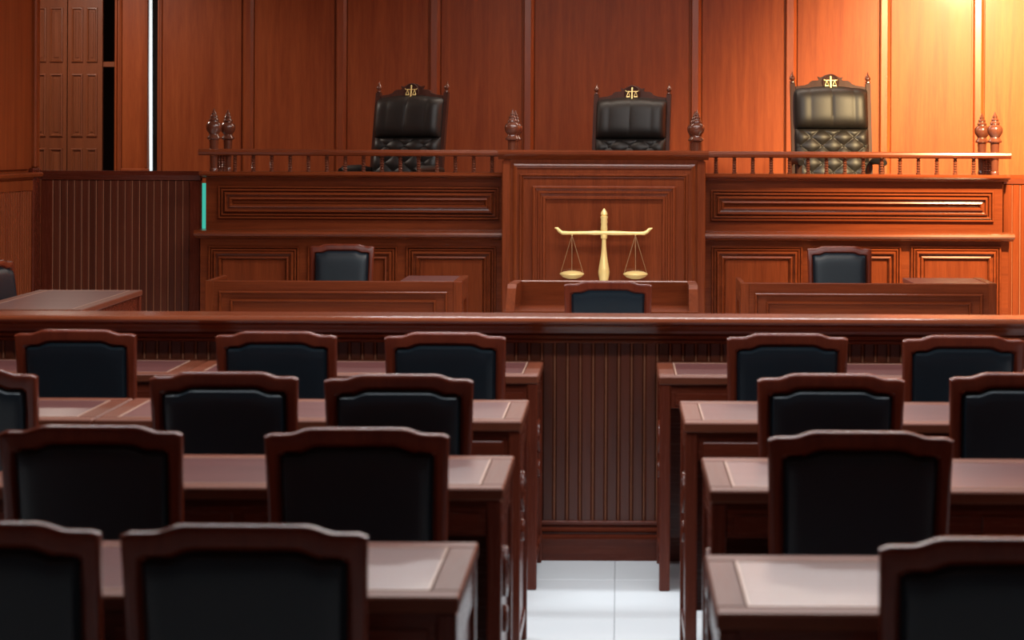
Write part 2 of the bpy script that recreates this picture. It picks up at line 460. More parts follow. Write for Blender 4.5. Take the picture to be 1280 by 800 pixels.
# ------------------------------------------------------------------ judges' bench
dais = MB().box(-3.0, XR - .01, 14.32, YB - .02, 0, 0.75).build('floor_dais', 'bench_x'); struct(dais, 'raised wooden platform under the judges chairs')
OGEE = [(0, 0), (.0, .020), (.008, .032), (.016, .032), (.020, .010), (.032, .008), (.036, .024), (.046, .028), (.052, .018), (.060, 0)]
BEAD = [(0, 0), (0, .016), (.005, .022), (.011, .022), (.016, .012), (.016, 0)]
def moldings(parent, n, x0, x1, z0, z1, y, insets, prof=BEAD):
    for d in insets:
        MB().rect_molding(x0 + d, x1 - d, z0 + d, z1 - d, y, prof).build('panel_molding', 'bench_x', parent, n)

baluster_prof = [(.016, 0), (.016, .012), (.010, .016)]
for k in range(6):
    z = .018 + k * .018
    baluster_prof += [(.0105, z), (.0155, z + .005), (.0155, z + .010), (.0105, z + .015)]
baluster_prof += [(.010, .128), (.016, .132), (.016, .1449)]
BAL = None
finial_prof = [(.030, 0), (.031, .03), (.033, .066), (.047, .072), (.050, .080), (.045, .088), (.035, .100), (.033, .107), (.040, .118), (.052, .135), (.0565, .155),
               (.055, .172), (.046, .188), (.032, .196), (.031, .200), (.036, .206), (.033, .214), (.025, .222), (.024, .226), (.028, .232), (.025, .238), (.017, .246), (.016, .249), (.019, .254), (.016, .260), (.009, .272), (.004, .286), (.001, .292)]
FIN = None
def add_baluster(parent, x, y, z):
    global BAL
    p = (x - parent.location.x, y - parent.location.y, z - parent.location.z)
    if BAL is None: BAL = MB().lathe(baluster_prof, n=10).build('baluster', 'turned', parent, p, True).data
    else: link('baluster', BAL, parent, p)
def add_finial(parent, x, y, z):
    global FIN
    p = (x - parent.location.x, y - parent.location.y, z - parent.location.z)
    if FIN is None:
        o = MB().lathe(finial_prof, n=20).build('finial', 'turned', parent, p, True); FIN = o.data
    else: link('finial', FIN, parent, p)

YF = 14.0
YP = 13.78
PULX0, PULX1 = PX(629.5, YP, 280) - .013, PX(879.5, YP, 280) + .013
CAP0, CAP1 = PX(622.5, YP - .03, 190), PX(886, YP - .03, 190)
Z_MID, Z_UP, Z_RAIL = 0.998, 1.408, 1.569
def bench(px_out, px_in, lower, upper, bal_px, side, label):
    xo, xi = PX(px_out, YF, 250), PX(px_in, YF, 250)
    xi = PULX0 if side < 0 else PULX1
    x0, x1 = min(xo, xi), max(xo, xi)
    ov = .03
    e0, e1 = (x0 - ov, x1) if side < 0 else (x0, x1 + ov)
    t = thing('judges_bench', label, 'bench', ((x0 + x1) / 2, YF, 0), group='judges bench sections'); n = neg(t)
    MB().box(x0, x1, YF - .02, YF + .28, 0.0, Z_MID - .05).build('lower_body', 'bench_x', t, n)
    MB().box(x0 + (.023 if side < 0 else 0), x1 - (.03 if side > 0 else 0), YF + .05, YF + .28, Z_MID - .05, Z_UP - .03).build('upper_body', 'bench_x', t, n)
    MB().prism([(YF + .05, Z_MID), (YF - .085, Z_MID - .008), (YF - .105, Z_MID - .016), (YF - .11, Z_MID - .03), (YF - .10, Z_MID - .044), (YF - .07, Z_MID - .05), (YF - .05, Z_MID - .062), (YF - .02, Z_MID - .066), (YF + .05, Z_MID - .05)], e0, e1, 'x').build('lower_ledge', 'bench_x', t, n)
    MB().prism([(YF + .36, Z_UP), (YF - .02, Z_UP), (YF - .035, Z_UP - .01), (YF - .035, Z_UP - .022), (YF - .02, Z_UP - .032), (YF + .03, Z_UP - .038), (YF + .05, Z_UP - .05), (YF + .05, Z_UP - .03), (YF + .36, Z_UP - .03)], x0 - (.01 if side < 0 else 0), x1 + (.01 if side > 0 else 0), 'x').build('desk_ledge', 'bench_x', t, n)
    # baluster rail
    r = [(-.045, -.038), (-.05, -.022), (-.045, -.006), (-.03, 0), (.03, 0), (.045, -.006), (.05, -.022), (.045, -.038), (.03, -.046), (-.03, -.046)]
    ry = YF + .03
    MB().prism([(ry + a, Z_RAIL + b) for a, b in r], (x0 - .02) if side < 0 else CAP1 + .001, (x1 + .02) if side > 0 else CAP0 - .001, 'x').build('hand_rail', 'bench_x', t, n)
    for p in bal_px: add_baluster(t, PX(p, ry, 206), ry, Z_UP - .0)
    # corner posts, return rail and finials at the outer end
    xp = (PX(267.3, ry, 190) if side < 0 else PX(1243.5, ry, 190))
    yr = ry + .50
    MB().box(xp - .05, xp + .05, YF + .36, yr + .05, Z_UP - .03, Z_UP).build('return_ledge', 'bench_y', t, n)
    MB().prism([(xp + a, Z_RAIL + b) for a, b in r], ry + .05, yr + .04, 'y').build('return_rail', 'bench_y', t, n)
    for q in (.14, .25, .36): add_baluster(t, xp, ry + q, Z_UP)
    for yy in (ry, yr):
        MB().lathe([(.030, Z_UP - .0), (.030, Z_UP + .02), (.026, Z_UP + .025), (.028, Z_UP + .08), (.030, Z_RAIL - .047)], xp, yy, 0, 14).build('corner_post', 'turned', t, n, True)
        add_finial(t, xp, yy, Z_RAIL - .0005)
    # upper long panel
    a, b = PX(upper[0], YF + .05, 250), PX(upper[1], YF + .05, 250)
    zt, zb = PZ((upper[0] + upper[1]) / 2, upper[2], YF + .05), PZ((upper[0] + upper[1]) / 2, upper[3], YF + .05)
    moldings(t, n, a, b, zb, zt, YF + .05, (0, .022))
    moldings(t, n, a, b, zb, zt, YF + .05, (.046,), OGEE[:])
    MB().box(a + .11, b - .11, YF + .042, YF + .05, zb + .11, zt - .11, .004).build('raised_panel', 'bench_x', t, n)
    for p0, p1 in lower:
        a, b = PX(p0, YF - .02, 340), PX(p1, YF - .02, 340)
        zt = PZ((p0 + p1) / 2, 307.5, YF - .02); zb = .20
        moldings(t, n, a, b, zb, zt, YF - .02, (0, .020))
        moldings(t, n, a, b, zb, zt, YF - .02, (.038,), OGEE)
        MB().box(a + .10, b - .10, YF - .028, YF - .02, zb + .10, zt - .10, .004).build('raised_panel', 'bench_z', t, n)
    MB().box(e0 + (.0 if side > 0 else ov), e1 - (ov if side > 0 else 0), YF - .05, YF - .02, 0, .12, .008).build('plinth', 'bench_x', t, n)
    return t
bench(251.5, 629, ((260.5, 374), (384.5, 496.5), (507.5, 620.5)), (272.8, 624, 233, 274), [293.8 + 22.95 * i for i in range(15)], -1,
      'dark end of the panelled judges bench with baluster rail beside teal strip')
bench(1260, 880, ((889, 1003), (1013, 1126), (1138, 1251)), (888, 1242, 238, 277), [895 + 23.0 * i for i in range(15)], 1,
      'warm-lit end of the panelled judges bench with baluster rail')

# teal lit strip in the gap
o = MB().box(PX(250.5, 14.3, 250), PX(258, 14.3, 250), 14.29, 14.32, .96, PZ(254, 229, 14.28), .002).build('light_strip', 'teal')
tag(o, 'narrow teal glowing strip between dark screen and judges bench', 'light strip')

# central pulpit
YP = 13.78
t = thing('bench_pulpit', 'tall central pulpit of the bench with nested mouldings and four finials', 'pulpit', (CX, YP, 0)); n = neg(t)
x0, x1 = PX(629.5, YP, 280), PX(879.5, YP, 280)
zt = PZ(754, 199, YP)
MB().box(x0, x1, YP, YP + .28, 0, zt).build('body', 'bench_z', t, n)
c0, c1 = PX(622.5, YP - .03, 190), PX(886, YP - .03, 190)
zz = PZ(754, 188, YP)
MB().prism([(YP + .72, zz), (YP - .05, zz), (YP - .065, zz - .012), (YP - .065, zz - .028), (YP - .05, zz - .04), (YP - .02, zz - .055), (YP - .005, zz - .066), (YP + .28, zz - .066), (YP + .28, zz - .035), (YP + .72, zz - .035)], c0, c1, 'x').build('cap', 'bench_x', t, n)
for s_ in (0, 1):
    a = x0 - .012 if s_ == 0 else x1 - .048
    MB().box(a, a + .06, YP - .018, YP + .03, 0, zt - .012, .006).build('pilaster', 'bench_z', t, n)
def pm(pxl, pyt, pxr, prof):
    MB().rect_molding(PX(pxl, YP, 300), PX(pxr, YP, 300), .12, PZ(754, pyt, YP), YP, prof).build('panel_molding', 'bench_z', t, n)
pm(641, 205, 869, [(0, 0), (0, .014), (.012, .020), (.022, .012), (.03, .010), (.03, 0)])
pm(649, 217, 860, [(0, 0), (0, .012), (.007, .018), (.015, .018), (.02, .008), (.024, .014), (.03, .010), (.03, 0)])
pm(665.5, 232.5, 844, [(0, 0), (0, .020), (.008, .026), (.018, .026), (.022, .014), (.034, .012), (.040, .022), (.050, .022), (.055, .010), (.07, .008), (.075, .020), (.09, .020), (.094, .008), (.094, 0)])
for fx in (640.5, 871.0):
    X = PX(fx, 14.03, 185)
    for yy in (14.03 , 14.40): add_finial(t, X, yy, zz - .0005)

# scales of justice on the pulpit
YS = YP - .05
t = thing('justice_scales', 'large gold scales of justice mounted on the central pulpit', 'scales', (PX(755, YS, 300), YS, PZ(755, 351, YS))); n = neg(t)
sx = PX(755, YS, 300)
def sz(py): return PZ(755, py, YS)
u = YS / F
prof = [(2.0, 356), (5.2, 355), (5.6, 350), (6.6, 345), (7.2, 340), (6.4, 334), (5.0, 326), (3.6, 316), (2.9, 306), (2.8, 299), (4.2, 297.5), (4.2, 294), (3.6, 292), (3.6, 289), (4.4, 287), (4.2, 283), (3.8, 280), (4.4, 278), (4.0, 274), (4.6, 272), (4.6, 270.5), (3.2, 269.5), (4.4, 268), (4.0, 265.5), (2.4, 263), (0.5, 260.5)]
MB().lathe([(r * u, sz(y)) for r, y in prof], sx, YS, 0, 18).build('column', 'gold', t, n, True)
bm_ = MB()
def sp(px, py, y=YS - .012): X, Z = at(px, py, y); return (X, y, Z)
bm_.tube([sp(693.5, 284.8), sp(696.5, 285.4), sp(699.5, 288.8), sp(703, 291.0), sp(712, 291.2), sp(735, 291.0), sp(744, 291), sp(755, 291), sp(766, 291.2), sp(790, 291.6), sp(799, 291.6), sp(805, 291.6), sp(809, 289.6), sp(812, 286.4), sp(815.6, 285.2)],
         [.004, .011, .013, .014, .0125, .0125, .016, .0135, .016, .0125, .0125, .014, .013, .011, .004], 10)
bm_.build('beam', 'gold', t, n, True)
for pxc, pyb in ((715, 342.4), (794.3, 342.6)):
    X, Y_, Z = sp(pxc, pyb)
    r = 15.4 * u
    pan = MB().lathe([(.004, -.034), (r * .35, -.032), (r * .75, -.020), (r, .0), (r * .98, .006), (r * .7, .018), (r * .3, .024), (.004, .025)], X, Y_ - .03, Z, 24).build('pan', 'gold', t, n, True)
    tp = sp(pxc, 292.5)
    MB().lathe([(.004, -.012), (.008, -.006), (.008, .006), (.004, .012)], tp[0], tp[1], tp[2], 8).build('hook', 'gold', t, n, True)
    for dx, dy in ((-.92, 0), (0, -.6), (.92, 0)):
        MB().tube([(tp[0], tp[1], tp[2] - .01), (X + dx * r, Y_ - .03 + dy * r * .3, Z + .006)], .0028, 6).build('chain', 'chain', t, n)

# ------------------------------------------------------------------ bar with rail (fence before the well)
YBAR = 7.61
t = thing('courtroom_bar', 'long low bead board bar with moulded top rail across the room', 'railing', (CX, YBAR, 0)); n = neg(t)
b0, b1 = XL + .06, XR - .02
MB().box(b0, b1, YBAR, YBAR + .04, 0, .90).build('backing', 'desk_z', t, n)
prof = [(.075, .946), (-.115, .946), (-.130, .943), (-.140, .936), (-.142, .930), (-.136, .922), (-.115, .918), (-.095, .908), (-.082, .892), (-.078, .882), (-.060, .880), (-.060, .876),
        (-.066, .872), (-.066, .865), (-.060, .861), (-.045, .860), (-.045, .856), (-.050, .852), (-.050, .844), (-.044, .840), (-.0, .838), (.05, .838), (.05, .90), (.075, .91)]
MB().prism([(YBAR + a, z) for a, z in prof], b0, b1, 'x').build('top_rail', 'bench_x', t, n)
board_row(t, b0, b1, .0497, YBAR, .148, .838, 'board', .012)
MB().prism([(YBAR, .15), (YBAR - .018, .150), (YBAR - .026, .144), (YBAR - .026, .136), (YBAR - .018, .130), (YBAR - .020, .126), (YBAR - .032, .120), (YBAR - .034, .112), (YBAR - .026, .106), (YBAR - .026, .100), (YBAR - .042, .094), (YBAR - .045, .084), (YBAR - .045, 0), (YBAR, 0)], b0, b1, 'x').build('skirting', 'desk_x', t, n)

# ------------------------------------------------------------------ public desks
DW, DD, DH = 1.285, .505, .773
def stadium(w, h, k=6):
    pts = []
    for s_, cz_ in ((1, h / 2 - w / 2), (-1, -h / 2 + w / 2)):
        for i in range(k + 1):
            a = math.pi * i / k if s_ > 0 else math.pi + math.pi * i / k
            pts.append((w / 2 * math.cos(a), cz_ + w / 2 * math.sin(a)))
    return pts
def make_desk(label, w=DW, d=DD, name='courtroom_desk'):
    t = thing(name, label, 'desk', group='public desks before the bar')
    hw, hd = w / 2, d / 2
    th = .030
    top = MB()
    # border frame of the top in four boards + the inlaid field
    bw = .058
    for x0, x1, y0, y1, mt in ((-hw, hw, -hd, -hd + bw, 'top_x'), (-hw, hw, hd - bw, hd, 'top_x'), (-hw, -hw + bw, -hd + bw, hd - bw, 'top_y'), (hw - bw, hw, -hd + bw, hd - bw, 'top_y')):
        MB().box(x0, x1, y0, y1, DH - th, DH, .004).build('top_border', mt, t)
    f = MB().box(-hw + bw, hw - bw, -hd + bw, hd - bw, DH - th, DH - .0005).build('top_field', 'inlay', t)
    ln = MB()
    for e in (0,):
        a, b = hw - bw, hd - bw
        ln.box(-a, a, -b, -b + .005, DH - .004, DH + .0006); ln.box(-a, a, b - .005, b, DH - .004, DH + .0006)
        ln.box(-a, -a + .005, -b, b, DH - .004, DH + .0006); ln.box(a - .005, a, -b, b, DH - .004, DH + .0006)
    ln.build('inlay_line', 'line', f)
    lw = .036; i_ = .004
    for sx_ in (-1, 1):
        for sy_ in (-1, 1):
            cx_, cy_ = sx_ * (hw - i_ - lw / 2), sy_ * (hd - i_ - lw / 2)
            MB().box(cx_ - lw / 2, cx_ + lw / 2, cy_ - lw / 2, cy_ + lw / 2, 0, DH - th, .004).build('leg', 'desk_z', t)
        # side: rails, recessed slats and a carved ring
        xs = sx_ * (hw - i_ - lw / 2)
        MB().box(xs - .014, xs + .014, -hd + .04, hd - .04, DH - th - .09, DH - th, .003).build('side_rail', 'desk_y', t)
        MB().box(xs - .014, xs + .014, -hd + .04, hd - .04, .07, .11, .003).build('side_stretcher', 'desk_y', t)
        sp_ = MB().box(xs - .008, xs + .008, -hd + .04, hd - .04, .11, DH - th - .09).build('side_panel', 'desk_z', t)
        xo_ = xs + sx_ * .013
        O = stadium(.15, .13); I = stadium(.105, .085)
        m_ = MB(); m_.ring(O, I, -.007, .007, .003)
        m_.v = [(xo_ + y_, x_, z_ + .52) for x_, y_, z_ in m_.v]
        m_.build('carved_ring', 'desk_y', sp_, smooth=True)
        m_ = MB(); m_.ring(stadium(.07, .07), stadium(.04, .04), -.007, .007, .003)
        m_.v = [(xo_ + y_, x_, z_ + .40) for x_, y_, z_ in m_.v]
        m_.build('carved_ring', 'desk_y', sp_, smooth=True)
    # apron with drawer fronts on the seat side
    ya = -hd + i_
    MB().box(-hw + .04, hw - .04, ya + .006, ya + .026, DH - th - .086, DH - th, .003).build('apron', 'desk_x', t)
    for s_ in (-1, 1):
        xa, xb_ = (-hw + .055, -.012) if s_ < 0 else (.012, hw - .055)
        MB().box(xa, xb_, ya + .000, ya + .006, DH - th - .074, DH - th - .030, .003).build('drawer_front', 'desk_x', t)
    MB().box(-hw + .03, hw - .03, ya + .006, ya + .02, DH - th - .02, DH - th, .002).build('drawer_strip', 'desk_x', t)
    MB().box(-hw + .04, hw - .04, hd - .040, hd - .022, .10, DH - th).build('modesty_panel', 'desk_x', t)
    return t
DOOR, BRIGHT = 'on the door side', 'on the bright-wall side'
ROWS = ['row against the bar', 'second row from the bar', 'third row from the bar', 'fourth row from the bar']
SH = 'inlaid wooden desk, %s, %s, %s'
desk0 = make_desk('x')
used = [False]
def put_desk(xleft, xright, yfront, label, rz=0.0):
    o = desk0 if not used[0] else copy_tree(desk0)
    used[0] = True
    x = xright - DW / 2 if xleft is None else xleft + DW / 2
    o.location = (x, yfront + DD / 2, 0); o.rotation_euler = (0, 0, rz); o['label'] = label
    return o
hd_ = HC - DH
def yfr(py): return F * hd_ / (py - VY)
for r, (px, py) in enumerate(((673, 470.2), (652, 527.5), (629, 611.5), (573.5, 748))):
    Y = yfr(py); xr = PX(px, Y, py)
    put_desk(None, xr, Y, SH % (ROWS[r], 'at the aisle', DOOR))
    if r < 2: put_desk(None, xr - DW - .006, Y, SH % (ROWS[r], 'away from aisle', DOOR))
for r, (px, py) in enumerate(((823.5, 470.6), (855.5, 528), (887.5, 613), (896, 767))):
    Y = yfr(py); xl = PX(px, Y, py)
    o = put_desk(xl, None, Y, SH % (ROWS[r], 'at the aisle', BRIGHT))
    if r == 0: o.scale.x = 1.07; o.location.x += DW * .035

# ------------------------------------------------------------------ chairs
CW, CHT = .421, .955
def crest(u):
    u = abs(u)
    drop = .0135
    k = min(1, max(0, (u - .50) / .24)); k = k * k * (3 - 2 * k)
    z = CHT - drop * k 
    if u > .97: z -= .006 * ((u - .97) / .03) ** 2
    return z
def make_chair(label='x'):
    t = thing('padded_chair', label, 'chair', group='padded wooden chairs')
    hw = CW / 2; z0 = .44
    us = [-1 + 2 * i / 28 for i in range(29)]
    lean = lambda z: -.02 - (z - .45) * .15
    tap = lambda z: 1 - .05 * (1 - max(0, min(1, (z - .44) / .5)))
    O = []; I = []
    sw = .036
    zs = [z0, .55, .70, .85]
    zi = [z0 + .06, .57, .70, .84]
    O += [(-hw * tap(z), z) for z in zs]; I += [(-(hw - sw) * tap(z), z) for z in zi]
    for u in us:
        z = crest(u); O.append((u * hw, z)); zin = z - .047
        I.append((u * (hw - sw), zin))
    O += [(hw * tap(z), z) for z in zs[::-1]]; I += [((hw - sw) * tap(z), z) for z in zi[::-1]]
    nb = 4
    for k in range(1, nb):
        a = k / nb; O.append((hw * tap(z0) * (1 - 2 * a), z0)); I.append(((hw - sw) * tap(zi[0]) * (1 - 2 * a), zi[0]))
    MB().ring(O, I, -.017, .017, .012, lean).build('back_frame', 'chair', t, smooth=True)
    def padf(side, bul):
        def fn(u, v):
            uu = 2 * u - 1
            z = crest(uu); ztop = z - .047 + .004
            zz_ = zi[0] - .004 + v * (ztop - zi[0] + .004)
            x = uu * (hw - sw + .003) * tap(zz_)
            e = (1 - abs(uu) ** 12) * (1 - abs(2 * v - 1) ** 14)
            return (x, side * (.004 + bul * e ** .5) + lean(zz_), zz_)
        return fn
    MB().grid(padf(-1, .025), 28, 30).grid(padf(1, .042), 28, 30).build('back_pad', 'pad', t, smooth=True)
    # seat
    sd = .42
    MB().box(-hw + .0, hw - .0, .0, sd, .39, .435, .006).build('seat_frame', 'chair', t)
    def st(u, v):
        e = (1 - abs(2 * u - 1) ** 6) * (1 - abs(2 * v - 1) ** 6)
        return (-hw + .012 + u * (CW - .024), .015 + v * (sd - .02), .434 + .05 * e ** .5)
    MB().grid(st, 12, 12).build('seat_pad', 'pad', t, smooth=True)
    for s_ in (-1, 1):
        x = s_ * (hw - .022)
        def leg(ya, yb, top):
            m_ = MB()
            v = []
            for z, y, w in ((0, ya, .015), (top * .5, (ya + yb) / 2 - .004, .018), (top, yb, .019)):
                v += [(x - w, y - w, z), (x + w, y - w, z), (x + w, y + w, z), (x - w, y + w, z)]
            f = [(3, 2, 1, 0), (8, 9, 10, 11)]
            for i in (0, 4):
                for k in range(4): f.append((i + k, i + (k + 1) % 4, i + 4 + (k + 1) % 4, i + 4 + k))
            return m_.add(v, f)
        leg(-.075, -.012, .47).build('leg', 'chair', t)
        leg(sd - .03, sd - .025, .39).build('leg', 'chair', t)
        MB().box(x - .010, x + .010, -.03, sd - .03, .16, .19, .003).build('stretcher', 'chair', t)
    MB().box(-hw + .03, hw - .03, .18, .20, .16, .19, .003).build('stretcher', 'chair', t)
    return t
chair0 = make_chair(); cused = [False]
def put_chair(x, y, rz, label):
    o = chair0 if not cused[0] else copy_tree(chair0)
    cused[0] = True
    o.location = (x, y, 0); o.rotation_euler = (0, 0, rz); o['label'] = label
    return o
hcr = HC - CHT
TOPY = -.02 - (CHT - .45) * .15
NTH = ['at the aisle', 'second from aisle', 'third from aisle']
CL = 'padded wooden chair, %s, %s, %s'
seen = [
    [(482, 632, 415.3), (270, 421, 413.8), (17, 171, 411.8)],
    [(407, 590, 467.5), (188, 371, 464.5), (-136, 47, 461.5)],
    [(331, 560, 534.5), (-2, 231, 531.5)],
    [(152, 460, 655.5), (-182, 125, 652)],
]
for r, row in enumerate(seen):
    for k, (a, b, py) in enumerate(row):
        c = (a + b) / 2; dy = (py - VY) - ROLL * (c - VX)
        Y = F * hcr / dy
        put_chair(PX(c, Y, py), Y - TOPY, 0.012 * ((r + k) % 3 - 1), CL % (ROWS[r], NTH[k], DOOR))
seen = [
    [(908, 1060, 416.8), (1128, 1281, 419.2)],
    [(948, 1130, 467), (1188, 1371, 466)],
    [(960, 1193, 539)],
    [(1098, 1416, 672)],
]
for r, row in enumerate(seen):
    for k, (a, b, py) in enumerate(row):
        c = (a + b) / 2; dy = (py - VY) - ROLL * (c - VX)
        Y = F * hcr / dy
        put_chair(PX(c, Y, py), Y - TOPY, -0.012 * ((r + k) % 3 - 1), CL % (ROWS[r], NTH[k], BRIGHT))
# chairs in the well
put_chair(PX(760, 9.38, 355), 9.38 - TOPY, 0.0, 'dark-padded wooden chair pushed up to the open witness stand')
put_chair(PX(426.5, 12.75, 320), 12.70, math.pi, 'dark-padded wooden chair behind the clerk desk facing out, beside bench dark end')
put_chair(PX(1050, 12.75, 320), 12.70, math.pi, 'dark-padded wooden chair behind the clerk desk facing out, beside bench warm-lit end')
put_chair(-3.395, 10.84, -math.pi / 2 - .25, 'dark-padded wooden chair turned sideways at the side table by the dado wall')

# ------------------------------------------------------------------ clerk desks
def clerk_desk(px0, px1, ped_px0, side, label):
    Yf = 11.92; d = .52
    x0, x1 = PX(px0, Yf, 352), PX(px1, Yf, 352)
    t = thing('clerk_desk', label, 'desk', ((x0 + x1) / 2, Yf, 0), group='clerk desks before the bench'); n = neg(t)
    w = .045
    MB().box(x0, x1, Yf, Yf + w, 0.03, DH, .004).build('front_panel', 'bench_x', t, n)
    for (ins, pr) in ((.085, BEAD), (.155, BEAD)):
        MB().rect_molding(x0 + ins, x1 - ins, .08 + ins * .3, DH - ins * .72, Yf, pr).build('panel_molding', 'bench_x', t, n)
    for a, b in ((x0, x0 + .05), (x1 - .05, x1)):
        MB().box(a, b, Yf - .006, Yf + .002, .03, DH - .001, .002).build('stile', 'bench_z', t, n)
    MB().box(x0 + .04, x1 - .04, Yf + w, Yf + d, .66, .69).build('writing_top', 'inlay', t, n)
    # side panels with carved openings
    for a in (x0, x1 - .03):
        sp_ = MB()
        k = Yf + w
        sp_.box(a, a + .03, k, Yf + d, DH - .13, DH, .003); sp_.box(a, a + .03, k, k + .12, .03, DH - .13); sp_.box(a, a + .03, Yf + d - .10, Yf + d, .03, DH - .13)
        sp_.box(a, a + .03, k + .12, Yf + d - .1, .50, .535, .008); sp_.box(a, a + .03, k + .12, Yf + d - .1, .03, .34)
        sp_.build('side_panel', 'bench_y', t, n)
    # pedestal with a flat top at rim height
    p0, p1 = PX(ped_px0, Yf + .05, 350), x1
    MB().box(p0, p1, Yf + w - .01, Yf + d, DH - .028, DH + .001, .003).build('pedestal_top', 'inlay', t, n)
    MB().box(p1 - .05, p1 + .004, Yf + .0, Yf + d + .004, DH - .030, DH + .004, .003).build('top_border', 'bench_y', t, n)
    MB().box(p0 + .02, p1 - .035, Yf + w, Yf + d - .01, .04, DH - .028).build('pedestal', 'bench_z', t, n)
    return t
clerk_desk(256.5, 577, 500, -1, 'panelled clerk desk before the dark end of the judges bench')
clerk_desk(926, 1245.5, 1142, 1, 'panelled clerk desk before the warm-lit end of the judges bench')

# ------------------------------------------------------------------ witness stand
Yb, Yf = 10.20, 9.80
t = thing('witness_stand', 'open wooden witness stand with splayed wings below the gold scales', 'stand', (PX(751, Yf, 390), Yf, 0)); n = neg(t)
zb = PZ(751, 351, Yb)
bx0, bx1 = PX(649, Yb, 352), PX(862.5, Yb, 352)
fx0, fx1 = PX(634.5, Yf, 380), PX(870, Yf, 380)
MB().box(bx0 - .03, bx1 + .03, Yb, Yb + .03, .05, zb, .005).build('back_panel', 'bench_x', t, n)
ox0, ox1 = PX(627.5, Yf, 391), PX(873, Yf, 391)
MB().add([(ox0, Yf, DH - .03), (ox1, Yf, DH - .03), (bx1 + .02, Yb, DH - .03), (bx0 - .02, Yb, DH - .03), (ox0, Yf, DH), (ox1, Yf, DH), (bx1 + .02, Yb, DH), (bx0 - .02, Yb, DH)],
         [(3, 2, 1, 0), (4, 5, 6, 7), (0, 1, 5, 4), (1, 2, 6, 5), (2, 3, 7, 6), (3, 0, 4, 7)]).build('desk_top', 'bench_x', t, n)
def wing(xb, xf, s_):
    tk = .045 * s_ * -1
    # quadrilateral side board: back edge full height, front edge leaning back at the top
    q = [((xb), Yb, .05), ((xf), Yf + .02, .05), ((xf), Yf + .02, DH), (xb + (xf - xb) * .80, Yf + .10, zb - .02), (xb + (xf - xb) * .72, Yf + .13, zb), ((xb), Yb, zb)]
    v = q + [(x + tk, y, z) for x, y, z in q]
    k = len(q)
    f = [tuple(range(k)), tuple(range(k, 2 * k))[::-1]] + [(i, (i + 1) % k, k + (i + 1) % k, k + i) for i in range(k)]
    MB().add(v, f).build('wing', 'bench_y', t, n)
wing(bx0 - .03, fx0 - .012, -1); wing(bx1 + .03, fx1 + .012, 1)
MB().box(ox0 + .04, ox1 - .04, Yf + .06, Yf + .08, DH - .13, DH - .03, .003).build('apron', 'bench_x', t, n)
MB().box(ox1 - .03, ox1 - .001, Yf + .001, Yf + .05, .0, DH - .03, .003).build('leg', 'bench_z', t, n)
MB().box(ox0 + .001, ox0 + .03, Yf + .001, Yf + .05, .0, DH - .03, .003).build('leg', 'bench_z', t, n)

# ------------------------------------------------------------------ side table in the well
tb = make_desk('wooden side table with inlaid top standing end-on beside the dado wall', 1.36, .585, 'side_table')
tb['category'] = 'table'; del tb['group']
tb.location = (-2.985, 10.44, 0); tb.rotation_euler = (0, 0, -math.pi / 2 + .02)

